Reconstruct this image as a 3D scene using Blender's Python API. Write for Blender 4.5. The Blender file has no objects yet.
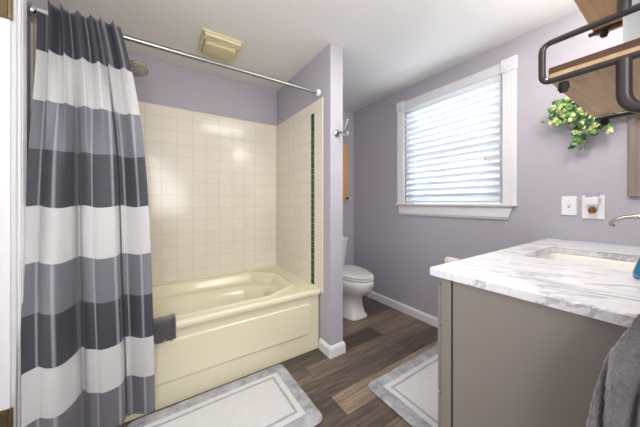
import bpy, bmesh, math, random
from mathutils import Vector, Matrix, noise
random.seed(7)
S = bpy.context.scene
COL = S.collection
PI = math.pi

# ------------------------------------------------------------------ camera, world, lights, exposure
cam = bpy.data.cameras.new('camera'); cam.lens = 14.0; cam.sensor_width = 36; cam.shift_y = -0.018
cam.clip_start = 0.02
co = bpy.data.objects.new('camera', cam); COL.objects.link(co)
co.location = (0, 0, 1.13); co.rotation_euler = (PI/2, 0, math.radians(-33.5)); S.camera = co

w = bpy.data.worlds.new('world'); S.world = w; w.use_nodes = True
bg = w.node_tree.nodes['Background']; bg.inputs[0].default_value = (0.86, 0.93, 1.0, 1); bg.inputs[1].default_value = 2.6

def area(name, loc, target, sx, sy, power, color=(1, 1, 1)):
    l = bpy.data.lights.new(name, 'AREA'); l.shape = 'RECTANGLE'; l.size = sx; l.size_y = sy
    l.energy = power; l.color = color
    o = bpy.data.objects.new(name, l); COL.objects.link(o); o.location = loc
    d = Vector(target)-Vector(loc); o.rotation_euler = d.to_track_quat('-Z', 'Y').to_euler()
    return o
area('bounce_fill', (-0.1, -0.85, 1.5), (0.7, 1.0, 2.15), 1.2, 1.2, 31, (1.0, 0.985, 0.97))  # added fill behind the camera, aimed up to brighten the ceiling; no fixture
area('door_side_fill', (-1.0, 1.0, 1.25), (0.8, 0.75, 1.25), 1.0, 1.9, 8, (1.0, 0.99, 0.98))  # added fill through the door opening, brightens the vanity side; no real source
area('window_daylight', (2.55, 1.21, 1.75), (0.9, 1.21, 1.35), 1.5, 1.5, 64, (0.90, 0.95, 1.0))
area('overhead_fill', (0.9, 0.7, 2.27), (0.9, 0.7, 0), 0.6, 0.6, 8, (1.0, 0.97, 0.93))  # added soft fill just under the ceiling, out of view, no lamp there
VANITY_POWER = 5
S.view_settings.view_transform = 'Standard'; S.view_settings.look = 'None'
S.view_settings.gamma = 1.0; S.view_settings.use_curve_mapping = False
S.view_settings.exposure = 0.56

# ------------------------------------------------------------------ materials
def srgb(r, g, b):
    f = lambda c: ((c/255)/12.92 if c/255 <= 0.04045 else (((c/255)+0.055)/1.055)**2.4)
    return (f(r), f(g), f(b), 1)

class N:
    """small node-tree helper"""
    def __init__(s, name):
        s.m = bpy.data.materials.new(name); s.m.use_nodes = True
        s.t = s.m.node_tree; s.n = s.t.nodes; s.b = s.n['Principled BSDF']
    def new(s, kind, **kw):
        x = s.n.new(kind)
        for k, v in kw.items(): setattr(x, k, v)
        return x
    def link(s, a, b): s.t.links.new(a, b)
    def val(s, sock, v):
        if hasattr(v, 'is_output') or isinstance(v, bpy.types.NodeSocket): s.link(v, sock)
        else: sock.default_value = v
    def math(s, op, a, b=0.0, c=None):
        x = s.new('ShaderNodeMath', operation=op)
        s.val(x.inputs[0], a); s.val(x.inputs[1], b)
        if c is not None: s.val(x.inputs[2], c)
        return x.outputs[0]
    def mix(s, f, a, b, mode='MIX'):
        x = s.new('ShaderNodeMix', data_type='RGBA', blend_type=mode)
        s.val(x.inputs[0], f); s.val(x.inputs[6], a); s.val(x.inputs[7], b)
        return x.outputs[2]
    def coord(s, kind='Object'):
        return s.new('ShaderNodeTexCoord').outputs[kind]
    def mapping(s, vec, scale=(1, 1, 1), rot=(0, 0, 0), loc=(0, 0, 0)):
        x = s.new('ShaderNodeMapping'); s.link(vec, x.inputs[0])
        x.inputs['Scale'].default_value = scale; x.inputs['Rotation'].default_value = rot; x.inputs['Location'].default_value = loc
        return x.outputs[0]
    def noise(s, vec, scale, detail=3, rough=0.5, dist=0):
        x = s.new('ShaderNodeTexNoise'); s.link(vec, x.inputs['Vector'])
        x.inputs['Scale'].default_value = scale; x.inputs['Detail'].default_value = detail
        x.inputs['Roughness'].default_value = rough; x.inputs['Distortion'].default_value = dist
        return x.outputs['Fac']
    def ramp(s, fac, stops, interp='LINEAR'):
        x = s.new('ShaderNodeValToRGB'); s.link(fac, x.inputs[0]); e = x.color_ramp.elements
        x.color_ramp.interpolation = interp
        e[0].position, e[0].color = stops[0]; e[1].position, e[1].color = stops[1]
        for p, c in stops[2:]:
            q = e.new(p); q.color = c
        return x.outputs[0]
    def bump(s, h, strength=0.3, dist=0.01):
        x = s.new('ShaderNodeBump'); x.inputs['Strength'].default_value = strength; x.inputs['Distance'].default_value = dist
        s.link(h, x.inputs['Height']); s.link(x.outputs[0], s.b.inputs['Normal']); return x
    def set(s, **kw):
        names = dict(color='Base Color', rough='Roughness', metal='Metallic', trans='Transmission Weight', ior='IOR',
                     sheen='Sheen Weight', coat='Coat Weight', spec='Specular IOR Level', alpha='Alpha')
        for k, v in kw.items(): s.val(s.b.inputs[names[k]], v)
        return s

def simple(name, col, rough=0.5, metal=0.0, ns=40, var=0.04, bump=0.05, **kw):
    """procedural: noise-varied colour plus a fine bump"""
    n = N(name); v = n.coord()
    f = n.noise(v, ns, 3)
    lo = tuple(c*(1-var) for c in col[:3])+(1,); hi = tuple(min(1, c*(1+var)) for c in col[:3])+(1,)
    n.set(color=n.mix(f, lo, hi), rough=rough, metal=metal, **kw)
    if bump: n.bump(n.noise(v, ns*4, 2), bump, 0.002)
    return n.m

M = {}
M['wall'] = simple('lavender_wall_paint', srgb(181, 178, 187), 0.6, ns=6, var=0.02, bump=0.04)
M['ceiling'] = simple('ceiling_paint', srgb(232, 231, 229), 0.75, ns=5, var=0.01, bump=0.04)
M['white'] = simple('white_trim_paint', srgb(232, 232, 234), 0.35, ns=8, var=0.01, bump=0.02)
M['plate'] = simple('white_plate_plastic', srgb(236, 236, 240), 0.3, ns=20, var=0.01, bump=0.0)
M['chrome'] = simple('chrome_metal', (0.62, 0.62, 0.64, 1), 0.14, 1.0, ns=10, var=0.05, bump=0)
M['steel'] = simple('steel_rod_metal', (0.33, 0.34, 0.33, 1), 0.33, 1.0, ns=10, var=0.05, bump=0)
M['nickel'] = simple('brushed_nickel', (0.42, 0.38, 0.33, 1), 0.25, 1.0, ns=60, var=0.1, bump=0.03)
M['brass'] = simple('aged_brass', (0.27, 0.20, 0.11, 1), 0.4, 0.9, ns=80, var=0.3, bump=0.1)
M['black'] = simple('black_metal_powdercoat', srgb(66, 60, 60), 0.35, 0.4, ns=90, var=0.1, bump=0.05)
M['rubber'] = simple('black_plastic', (0.012, 0.012, 0.013, 1), 0.75, 0, ns=90, var=0.1, bump=0.03)
M['tub'] = simple('cream_acrylic', srgb(229, 222, 193), 0.22, ns=3, var=0.015, bump=0, coat=0.3)
M['tub_in'] = M['tub']
M['china'] = simple('white_vitreous_china', srgb(230, 228, 228), 0.08, ns=4, var=0.01, bump=0)
M['fan'] = simple('yellowed_plastic', srgb(228, 219, 180), 0.4, ns=12, var=0.03, bump=0.02)
M['fan_dark'] = simple('fan_slot_shadow_gap', srgb(120, 105, 65), 0.6, ns=12, var=0.03, bump=0.02)
M['lens'] = simple('yellowed_lens_plastic', srgb(206, 194, 156), 0.3, ns=12, var=0.03, bump=0.02)
M['cabinet'] = simple('taupe_cabinet_paint', srgb(146, 139, 132), 0.45, ns=14, var=0.02, bump=0.03)
M['sleeve'] = simple('white_rod_sleeve', srgb(225, 225, 225), 0.3, ns=14, var=0.02, bump=0)
M['paper'] = simple('toilet_paper', srgb(235, 232, 224), 0.9, ns=60, var=0.02, bump=0.1)
M['gapdark'] = simple('dark_recess', (0.02, 0.02, 0.02, 1), 0.8, ns=10, var=0.05, bump=0)
M['sinkwhite'] = simple('sink_glaze', srgb(236, 234, 230), 0.1, ns=10, var=0.01, bump=0)
M['canister'] = simple('frosted_white_plastic', srgb(226, 232, 236), 0.35, ns=7, var=0.02, bump=0.02)

def floor_mat():
    n = N('vinyl_plank_floor'); v = n.coord()
    # planks run along X
    br = n.new('ShaderNodeTexBrick'); n.link(n.mapping(v, (1, 1, 1), loc=(0.37, 0.045, 0)), br.inputs['Vector'])
    br.offset = 0.37; br.offset_frequency = 2; br.squash = 1
    br.inputs['Scale'].default_value = 1; br.inputs['Brick Width'].default_value = 1.22; br.inputs['Row Height'].default_value = 0.152
    br.inputs['Mortar Size'].default_value = 0.0012; br.inputs['Mortar Smooth'].default_value = 0.3
    br.inputs['Color1'].default_value = (0, 0, 0, 1); br.inputs['Color2'].default_value = (1, 1, 1, 1); br.inputs['Mortar'].default_value = (0.3, 0.3, 0.3, 1)
    sep = n.new('ShaderNodeSeparateColor'); n.link(br.outputs['Color'], sep.inputs[0]); r = sep.outputs[0]
    cx = n.new('ShaderNodeCombineXYZ'); n.link(n.math('MULTIPLY', r, 7.3), cx.inputs[0]); n.link(n.math('MULTIPLY', r, 3.1), cx.inputs[2])
    add = n.new('ShaderNodeVectorMath', operation='ADD'); n.link(v, add.inputs[0]); n.link(cx.outputs[0], add.inputs[1])
    vv = add.outputs[0]
    g1 = n.noise(n.mapping(vv, (1.6, 18, 4)), 1.0, 5, 0.65, 0.5)
    g2 = n.noise(n.mapping(vv, (9, 95, 8)), 1.0, 6, 0.7, 0.6)
    wv = n.new('ShaderNodeTexWave', wave_type='BANDS', bands_direction='Y'); n.link(n.mapping(vv, (0.35, 1, 1)), wv.inputs[0])
    wv.inputs['Scale'].default_value = 9; wv.inputs['Distortion'].default_value = 9; wv.inputs['Detail'].default_value = 4; wv.inputs['Detail Scale'].default_value = 1.4
    mixg = n.math('ADD', n.math('MULTIPLY', g1, 0.44), n.math('ADD', n.math('MULTIPLY', g2, 0.38), n.math('MULTIPLY', wv.outputs['Fac'], 0.06)))
    tone = n.math('ADD', mixg, n.math('MULTIPLY', n.math('SUBTRACT', r, 0.38), 0.34))
    c = n.ramp(tone, [(0.22, srgb(48, 40, 36)), (0.78, srgb(178, 158, 134)), (0.36, srgb(76, 66, 60)), (0.48, srgb(104, 91, 82)), (0.60, srgb(134, 117, 101))])
    c = n.mix(br.outputs['Fac'], c, srgb(44, 36, 32))
    n.set(color=c, rough=n.math('ADD', 0.3, n.math('MULTIPLY', g2, 0.25)))
    n.bump(g2, 0.15, 0.002)
    return n.m
M['floor'] = floor_mat()

def tile_mat(name, plane, size, base, grout, mortar=0.0022, shift=(0, 0)):
    n = N(name); v = n.coord(); s = n.new('ShaderNodeSeparateXYZ'); n.link(v, s.inputs[0])
    c = n.new('ShaderNodeCombineXYZ')
    n.link(n.math('ADD', s.outputs['X' if plane == 'xz' else 'Y'], shift[0]), c.inputs[0]); n.link(n.math('ADD', s.outputs['Z'], shift[1]), c.inputs[1])
    br = n.new('ShaderNodeTexBrick'); n.link(c.outputs[0], br.inputs['Vector']); br.offset = 0
    br.inputs['Scale'].default_value = 1; br.inputs['Brick Width'].default_value = size[0]; br.inputs['Row Height'].default_value = size[1]
    br.inputs['Mortar Size'].default_value = mortar; br.inputs['Mortar Smooth'].default_value = 0.5
    lo = tuple(x*0.965 for x in base[:3])+(1,)
    br.inputs['Color1'].default_value = base; br.inputs['Color2'].default_value = lo; br.inputs['Mortar'].default_value = grout
    n.set(color=br.outputs['Color'], rough=0.16)
    bp = n.new('ShaderNodeBump'); bp.invert = True; bp.inputs['Strength'].default_value = 0.5; bp.inputs['Distance'].default_value = 0.002
    n.link(n.math('ADD', br.outputs['Fac'], n.math('MULTIPLY', n.noise(v, 9, 2), 0.5)), bp.inputs['Height']); n.link(bp.outputs[0], n.b.inputs['Normal'])
    return n.m
TB, TG = srgb(236, 229, 215), srgb(217, 208, 193)
M['tile_xz'] = tile_mat('cream_tile_back', 'xz', (0.1125, 0.108), TB, TG, shift=(0.07, 0.0))
M['tile_yz'] = tile_mat('cream_tile_side', 'yz', (0.1125, 0.108), TB, TG, shift=(0.0, 0.0))
M['green'] = tile_mat('dark_green_mosaic', 'yz', (0.10, 0.0515), srgb(32, 66, 46), srgb(170, 175, 160), 0.0035, shift=(0.05, 0))

def marble_mat():
    n = N('white_marble'); v = n.coord()
    r = n.mapping(v, (1, 1, 1), rot=(0, 0, math.radians(72)))
    a = n.noise(n.mapping(r, (1.3, 5.5, 2)), 1.0, 7, 0.6, 1.8)
    b = n.noise(n.mapping(r, (3, 13, 4)), 1.0, 8, 0.62, 1.2)
    va = n.math('ABSOLUTE', n.math('SUBTRACT', a, 0.5)); vb = n.math('ABSOLUTE', n.math('SUBTRACT', b, 0.52))
    ca = n.ramp(va, [(0.0, srgb(188, 188, 192)), (0.03, srgb(238, 238, 240))])
    cb = n.ramp(vb, [(0.0, srgb(222, 221, 221)), (0.03, (1, 1, 1, 1))])
    n.set(color=n.mix(0.45, ca, cb, 'MULTIPLY'), rough=0.10)
    return n.m
M['marble'] = marble_mat()

def wood_mat(name, c1, c2, c3, axis='Y', sc=1.0):
    n = N(name); v = n.coord()
    st = {'X': (1.6, 22, 22), 'Y': (22, 1.6, 22), 'Z': (22, 22, 1.6)}[axis]
    st = tuple(x*sc for x in st)
    a = n.noise(n.mapping(v, st), 1.0, 6, 0.6, 1.5); b = n.noise(n.mapping(v, tuple(x*4 for x in st)), 1.0, 4, 0.7)
    t = n.math('ADD', n.math('MULTIPLY', a, 0.7), n.math('MULTIPLY', b, 0.3))
    n.set(color=n.ramp(t, [(0.3, c1), (0.72, c3), (0.5, c2)]), rough=0.5); n.bump(b, 0.2, 0.002)
    return n.m
M['shelfwood'] = wood_mat('natural_shelf_wood', srgb(176, 142, 104), srgb(200, 168, 130), srgb(214, 188, 154), 'X')
M['shelfedge'] = wood_mat('dark_bark_edge', srgb(58, 40, 28), srgb(88, 62, 43), srgb(136, 104, 74), 'Y')
M['pine'] = wood_mat('orange_pine', srgb(196, 142, 84), srgb(218, 168, 108), srgb(230, 186, 128), 'Z')
M['greywood'] = wood_mat('weathered_grey_wood', srgb(112, 98, 90), srgb(134, 120, 110), srgb(152, 138, 126), 'Z')
M['mirror'] = simple('mirror_glass', (0.9, 0.9, 0.9, 1), 0.02, 1.0, ns=2, var=0.01, bump=0)

def curtain_mat():
    n = N('banded_shower_curtain'); uv = n.coord('UV'); s = n.new('ShaderNodeSeparateXYZ'); n.link(uv, s.inputs[0])
    u, v = s.outputs[0], s.outputs[1]          # u metres along cloth, v height in metres / 2
    D, W, G = srgb(60, 62, 71), srgb(204, 203, 203), srgb(122, 123, 131)
    G2 = srgb(118, 117, 123)
    zz = [0, .262, .46, .665, .875, 1.105, 1.345, 1.56, 1.775]
    cc = [G2, W, D, G, W, D, G, W, D]
    col = n.ramp(v, [(z/2, c) for z, c in zip(zz, cc)][:2]+[(z/2, c) for z, c in zip(zz, cc)][2:], 'CONSTANT')
    # woven vertical stripes, only on the grey and dark bands
    msk = n.ramp(v, [(z/2, ((0, 0, 0, 1) if c == W else (1, 1, 1, 1))) for z, c in zip(zz, cc)], 'CONSTANT')
    fr = n.math('FRACT', n.math('DIVIDE', u, 0.25))
    st = n.math('LESS_THAN', n.math('ABSOLUTE', n.math('SUBTRACT', fr, 0.5)), 0.055)
    st2 = n.math('LESS_THAN', n.math('ABSOLUTE', n.math('SUBTRACT', fr, 0.5)), 0.09)
    f = n.math('MULTIPLY', n.math('ADD', n.math('MULTIPLY', st, 0.28), n.math('MULTIPLY', st2, 0.12)), msk)
    col = n.mix(f, col, srgb(205, 206, 212))
    par = n.math('LESS_THAN', n.math('FRACT', n.math('ADD', n.math('DIVIDE', u, 0.50), 0.25)), 0.5)
    col = n.mix(n.math('MULTIPLY', n.math('MULTIPLY', par, msk), 0.22), col, srgb(46, 48, 58))
    wv = n.math('SINE', n.math('MULTIPLY', v, 2*PI*2/0.007)); wu = n.math('SINE', n.math('MULTIPLY', u, 2*PI/0.007))
    wf = n.math('ADD', n.math('MULTIPLY', wv, 0.5), n.math('MULTIPLY', wu, 0.25))
    col = n.mix(n.math('MULTIPLY', n.math('ADD', wf, 0.75), 0.10), col, (0.02, 0.02, 0.025, 1))
    n.set(color=col, rough=0.55, sheen=0.15); n.bump(wf, 0.25, 0.001)
    return n.m
M['curtain'] = curtain_mat()
def liner_mat():
    n = N('cream_vinyl_liner'); v = n.coord()
    n.set(color=n.mix(n.noise(v, 14, 3), srgb(205, 192, 170), srgb(224, 212, 192)), rough=0.4)
    return n.m
M['liner'] = liner_mat()

def rug_mat(hx, hy):
    n = N('tufted_bath_mat'); v = n.coord(); s = n.new('ShaderNodeSeparateXYZ')
    nz = n.new('ShaderNodeTexNoise'); n.link(v, nz.inputs['Vector']); nz.inputs['Scale'].default_value = 70
    sub = n.new('ShaderNodeVectorMath', operation='MULTIPLY_ADD'); n.link(nz.outputs['Color'], sub.inputs[0])
    sub.inputs[1].default_value = (0.008, 0.008, 0); n.link(v, sub.inputs[2]); n.link(sub.outputs[0], s.inputs[0])
    dx = n.math('SUBTRACT', hx, n.math('ABSOLUTE', n.math('SUBTRACT', s.outputs[0], 0.004))); dy = n.math('SUBTRACT', hy, n.math('ABSOLUTE', n.math('SUBTRACT', s.outputs[1], 0.004)))
    m = n.math('MINIMUM', dx, dy)
    big = n.noise(n.mapping(v, (1, 1, 1)), 16, 4, 0.6); fine = n.noise(v, 160, 3, 0.6)
    grey = n.ramp(big, [(0.32, srgb(136, 137, 143)), (0.68, srgb(198, 199, 204))]); white = n.mix(big, srgb(216, 215, 215), srgb(232, 231, 231))
    gl = n.mix(big, srgb(160, 159, 164), srgb(182, 181, 186))
    c = n.mix(n.math('GREATER_THAN', m, 0.075), grey, white)
    ln = n.math('MULTIPLY', n.math('GREATER_THAN', m, 0.106), n.math('LESS_THAN', m, 0.120))
    c = n.mix(ln, c, gl)
    c = n.mix(n.math('MULTIPLY', fine, 0.22), c, (0.25, 0.25, 0.26, 1))
    n.set(color=c, rough=0.95, sheen=0.3); n.bump(n.math('ADD', fine, n.math('MULTIPLY', big, 0.6)), 0.6, 0.006)
    return n.m

def towel_mat(name, c1, c2, scale=350):
    n = N(name); v = n.coord(); f = n.noise(v, scale, 3, 0.7); g = n.noise(v, 30, 3)
    n.set(color=n.mix(n.math('ADD', n.math('MULTIPLY', f, 0.7), n.math('MULTIPLY', g, 0.3)), c1, c2), rough=1.0, sheen=0.6)
    n.bump(f, 0.9, 0.004); return n.m
M['towel'] = towel_mat('charcoal_terry', srgb(40, 39, 41), srgb(138, 136, 137), 150)
M['washcloth'] = towel_mat('charcoal_washcloth', srgb(50, 50, 53), srgb(96, 95, 98), 120)

def leaf_mat(name, a, b, edge):
    n = N(name); v = n.coord(); f = n.noise(v, 55, 3, 0.6)
    n.set(color=n.ramp(f, [(0.36, a), (0.66, edge), (0.5, b)]), rough=0.45); return n.m
M['leaf1'] = leaf_mat('variegated_ivy_leaf', srgb(98, 140, 60), srgb(190, 205, 125), srgb(236, 238, 190))
M['leaf2'] = leaf_mat('mid_green_ivy_leaf', srgb(52, 104, 44), srgb(86, 142, 66), srgb(140, 180, 100))
M['leaf3'] = leaf_mat('dark_green_ivy_leaf', srgb(30, 62, 42), srgb(45, 82, 56), srgb(74, 108, 78))
M['stem'] = simple('woody_stem', srgb(110, 92, 60), 0.7, ns=90, var=0.2)

def glass_mat(name, col, rough=0.02):
    n = N(name); v = n.coord(); n.set(color=n.mix(n.noise(v, 5, 2), col, tuple(c*0.96 for c in col[:3])+(1,)), rough=rough, trans=1.0, ior=1.45); return n.m
M['pane'] = glass_mat('window_glass', (0.97, 0.99, 1, 1)); M['clear'] = glass_mat('clear_glass', (0.96, 0.97, 1, 1))
M['amber'] = glass_mat('amber_oil_glass', (0.55, 0.30, 0.08, 1))
def blue_mat():
    n = N('blue_glass'); v = n.coord()
    n.set(color=n.mix(n.noise(v, 20, 3), srgb(20, 96, 142), srgb(64, 146, 188)), rough=0.12, trans=0.15, coat=0.5); return n.m
M['blue'] = blue_mat()
def slat_mat():
    n = N('white_faux_wood_slat'); v = n.coord(); f = n.noise(v, 20, 2)
    c = n.mix(f, srgb(240, 242, 244), srgb(232, 236, 240)); n.set(color=c, rough=0.35)
    tr = n.new('ShaderNodeBsdfTranslucent'); n.link(c, tr.inputs[0])
    mx = n.new('ShaderNodeMixShader'); mx.inputs[0].default_value = 0.35
    n.link(n.b.outputs[0], mx.inputs[1]); n.link(tr.outputs[0], mx.inputs[2]); n.link(mx.outputs[0], n.n['Material Output'].inputs[0]); return n.m
M['slat'] = slat_mat()
def emis(name, col, st):
    n = N(name); n.set(color=col, rough=0.4); f = n.noise(n.coord(), 4, 2)
    n.link(n.mix(f, col, col), n.b.inputs['Emission Color']); n.b.inputs['Emission Strength'].default_value = st; return n.m
M['globe'] = emis('lit_opal_globe', (1, 0.95, 0.88, 1), 3.0)

# ------------------------------------------------------------------ mesh helpers
def link(name, me, parent=None, m=None):
    o = bpy.data.objects.new(name, me); COL.objects.link(o)
    if m is not None:
        for x in (m if isinstance(m, (list, tuple)) else [m]): me.materials.append(x)
    if parent is not None: o.parent = parent
    return o
def obj(name, bm, m, parent=None, smooth=False, loc=None, flat_angle=None):
    bmesh.ops.recalc_face_normals(bm, faces=bm.faces)
    me = bpy.data.meshes.new(name); bm.to_mesh(me); bm.free()
    if smooth:
        me.polygons.foreach_set('use_smooth', [True]*len(me.polygons))
        if flat_angle:
            me.set_sharp_from_angle(angle=math.radians(flat_angle))
    o = link(name, me, parent, m)
    if loc: o.location = loc
    return o
def tag(o, label, cat, group=None):
    o['label'] = label; o['category'] = cat
    if group: o['group'] = group
    return o
def struct(o, label=None):
    o['kind'] = 'structure'
    if label: o['label'] = label
    return o
def thing(name, label, cat, loc=(0, 0, 0), group=None):
    o = bpy.data.objects.new(name, None); o.empty_display_size = 0.05; COL.objects.link(o); o.location = loc
    return tag(o, label, cat, group)
def box(bm, x0, x1, y0, y1, z0, z1, bevel=0.0, seg=2, mi=0):
    b = bmesh.new(); bmesh.ops.create_cube(b, size=1)
    bmesh.ops.scale(b, vec=(x1-x0, y1-y0, z1-z0), verts=b.verts)
    bmesh.ops.translate(b, vec=((x0+x1)/2, (y0+y1)/2, (z0+z1)/2), verts=b.verts)
    if bevel: bmesh.ops.bevel(b, geom=b.edges[:], offset=bevel, segments=seg, affect='EDGES', profile=0.6)
    for f in b.faces: f.material_index = mi
    merge(bm, b); return bm
def merge(bm, b):
    me = bpy.data.meshes.new('tmp'); b.to_mesh(me); b.free(); bm.from_mesh(me); bpy.data.meshes.remove(me)
def loft(bm, rings, cap=(True, True), closed=True):
    vs = [[bm.verts.new(p) for p in r] for r in rings]
    n = len(rings[0])
    for a, b in zip(vs, vs[1:]):
        for i in range(n if closed else n-1):
            j = (i+1) % n
            bm.faces.new((a[i], a[j], b[j], b[i]))
    if closed:
        if cap[0]: bm.faces.new(vs[0][::-1])
        if cap[1]: bm.faces.new(vs[-1])
    return vs
def tube(bm, pts, r, n=12, cap=True):
    pts = [Vector(p) for p in pts]; rings = []
    t0 = (pts[1]-pts[0]).normalized(); up = Vector((0, 0, 1)) if abs(t0.z) < 0.9 else Vector((1, 0, 0))
    u = t0.cross(up).normalized()
    for i, p in enumerate(pts):
        t = (pts[min(i+1, len(pts)-1)]-pts[max(i-1, 0)]).normalized()
        u = (u-t*u.dot(t)).normalized(); v = t.cross(u)
        rr = r[i] if isinstance(r, (list, tuple)) else r
        rings.append([p+(u*math.cos(2*PI*k/n)+v*math.sin(2*PI*k/n))*rr for k in range(n)])
    loft(bm, rings, (cap, cap)); return bm
def lathe(bm, prof, origin, axis=(0, 0, 1), n=32):
    """prof: list of (radius, distance along axis)"""
    ax = Vector(axis).normalized(); up = Vector((0, 0, 1)) if abs(ax.z) < 0.9 else Vector((1, 0, 0))
    u = ax.cross(up).normalized(); v = ax.cross(u); o = Vector(origin)
    rings = [[o+ax*h+(u*math.cos(2*PI*k/n)+v*math.sin(2*PI*k/n))*max(r, 1e-5) for k in range(n)] for r, h in prof]
    loft(bm, rings); return bm
def round_path(pts, r=0.02, n=6):
    """polyline with rounded corners"""
    P = [Vector(p) for p in pts]; out = [P[0]]
    for a, b, c in zip(P, P[1:], P[2:]):
        d1 = (a-b); d2 = (c-b); q = min(r, d1.length*0.49, d2.length*0.49)
        s = b+d1.normalized()*q; e = b+d2.normalized()*q
        for k in range(n+1):
            t = k/n; out.append(s*(1-t)**2+b*2*t*(1-t)+e*t*t)
    out.append(P[-1]); return out
def superring(cx, cy, a, b, z, e=2.5, n=48, front=None):
    out = []
    for k in range(n):
        t = 2*PI*k/n; c, s = math.cos(t), math.sin(t)
        x = a*math.copysign(abs(c)**(2/e), c); bb = b if (s > 0 or front is None) else front
        y = bb*math.copysign(abs(s)**(2/e), s); out.append((cx+x, cy+y, z))
    return out
def prism(bm, prof, axis, a0, a1):
    """extrude closed 2D profile along axis; prof gives the two other coords in xyz order"""
    def P(p, a): return {'X': (a, p[0], p[1]), 'Y': (p[0], a, p[1]), 'Z': (p[0], p[1], a)}[axis]
    loft(bm, [[P(p, a0) for p in prof], [P(p, a1) for p in prof]]); return bm

XW, YB, H = 2.126, 2.43, 2.29         # window wall, back wall, ceiling
XL, YR = -0.46, -0.04                 # left wall, right wall
XF0, XF1, YF = 1.062, 1.178, 1.466    # partition beside the tub

# ------------------------------------------------------------------ setting
bm = bmesh.new(); box(bm, -1.6, XW+0.12, -1.2, YB+0.12, -0.06, 0); struct(obj('floor', bm, M['floor']), 'brown wood-look vinyl plank floor')
bm = bmesh.new(); box(bm, -1.6, XW+0.12, -1.2, YB+0.12, H, H+0.06); struct(obj('ceiling', bm, M['ceiling']), 'smooth white ceiling')
bm = bmesh.new(); box(bm, -1.6, XW+0.12, YB, YB+0.12, 0, H); struct(obj('wall_back', bm, M['wall']), 'lavender back wall above the tub tiles and behind the toilet')
# window wall with opening
WY0, WY1, WZ0, WZ1 = 0.80, 1.625, 1.10, 2.065
bm = bmesh.new()
box(bm, XW, XW+0.12, -1.2, WY0, 0, H); box(bm, XW, XW+0.12, WY1, YB, 0, H)
box(bm, XW, XW+0.12, WY0, WY1, 0, WZ0); box(bm, XW, XW+0.12, WY0, WY1, WZ1, H)
struct(obj('wall_window', bm, M['wall']), 'lavender wall that holds the window')
bm = bmesh.new(); box(bm, 0.60, XW, YR-0.12, YR, 0, H); struct(obj('wall_right', bm, M['wall']), 'lavender wall behind the vanity')
bm = bmesh.new(); box(bm, 0.60, 0.72, -1.2, YR-0.12, 0, H); struct(obj('wall_entry', bm, M['wall']), 'lavender side wall of the entry')
bm = bmesh.new(); box(bm, -1.6, 0.60, -1.2, -1.08, 0, H); struct(obj('wall_front', bm, M['wall']), 'lavender wall facing the tub')
# left wall with door opening Y .66..1.446
bm = bmesh.new()
box(bm, XL-0.11, XL, 1.452, YB, 0, H); box(bm, XL-0.11, XL, -1.08, 0.64, 0, H); box(bm, XL-0.11, XL, 0.64, 1.452, 2.04, H)
struct(obj('wall_left', bm, M['wall']), 'lavender wall with the door opening')
bm = bmesh.new(); box(bm, -1.6, -1.5, -1.08, YB, 0, H); struct(obj('wall_hall', bm, M['wall']), 'hall wall beyond the door')
bm = bmesh.new(); box(bm, XF0, XF1, YF, YB, 0, H, 0.003, 1); struct(obj('wall_partition', bm, M['wall']), 'lavender partition between tub and toilet')
# tile surround
bm = bmesh.new(); box(bm, XL, XF0, YB-0.008, YB, 0.40, 1.925, 0.003, 1); struct(obj('wall_tile_back', bm, M['tile_xz']), 'cream square tiles over the long side of the tub')
bm = bmesh.new(); box(bm, XF0-0.008, XF0, 1.556, YB-0.008, 0.44, 1.925, 0.003, 1); struct(obj('wall_tile_partition', bm, M['tile_yz']), 'cream square tiles on the partition')
bm = bmesh.new(); box(bm, XL, XL+0.008, 1.62, YB-0.008, 0.44, 1.925, 0.003, 1); struct(obj('wall_tile_left', bm, M['tile_yz']), 'cream square tiles at the shower end')
# green mosaic strip
bm = bmesh.new()
z = 0.472; k = 0
while z < 1.80:
    box(bm, XF0-0.0115, XF0-0.006, 1.674, 1.720, z, z+0.0470, 0.002, 1); z += 0.0488
struct(obj('trim_1', bm, simple('dark_green_glazed_tile', srgb(30, 74, 44), 0.12, ns=30, var=0.35, bump=0)), 'narrow vertical strip of dark green mosaic tiles')
# baseboards
def base_prof(x0, sgn): # profile in (horizontal, z)
    return [(x0, 0), (x0+sgn*0.014, 0), (x0+sgn*0.014, 0.062), (x0+sgn*0.010, 0.072), (x0+sgn*0.006, 0.080), (x0, 0.083)]
bm = bmesh.new(); prism(bm, base_prof(XW, -1), 'Y', 0.535, YB); struct(obj('baseboard_window', bm, M['white']), 'white baseboard under the window')
bm = bmesh.new(); prism(bm, base_prof(YB, -1), 'X', XF1, XW-0.014); struct(obj('baseboard_back', bm, M['white']), 'white baseboard behind the toilet')
# wraps the end of the partition
bm = bmesh.new()
path = [(XF0, 1.600), (XF0, YF), (XF1, YF), (XF1, YB-0.014)]
offs = [(-1, 0), (-1, -1), (1, -1), (1, 0)]
pr = [(0, 0), (0.014, 0), (0.014, 0.062), (0.010, 0.072), (0.006, 0.080), (0, 0.083)]
loft(bm, [[(p[0]+q[0]*o[0], p[1]+q[0]*o[1], q[1]) for q in pr] for p, o in zip(path, offs)])
struct(obj('baseboard_partition', bm, M['white']), 'white baseboard wrapping the partition end')
bm = bmesh.new(); prism(bm, base_prof(XL, 1), 'Y', 1.53, 1.58); struct(obj('baseboard_left', bm, M['white']))

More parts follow.
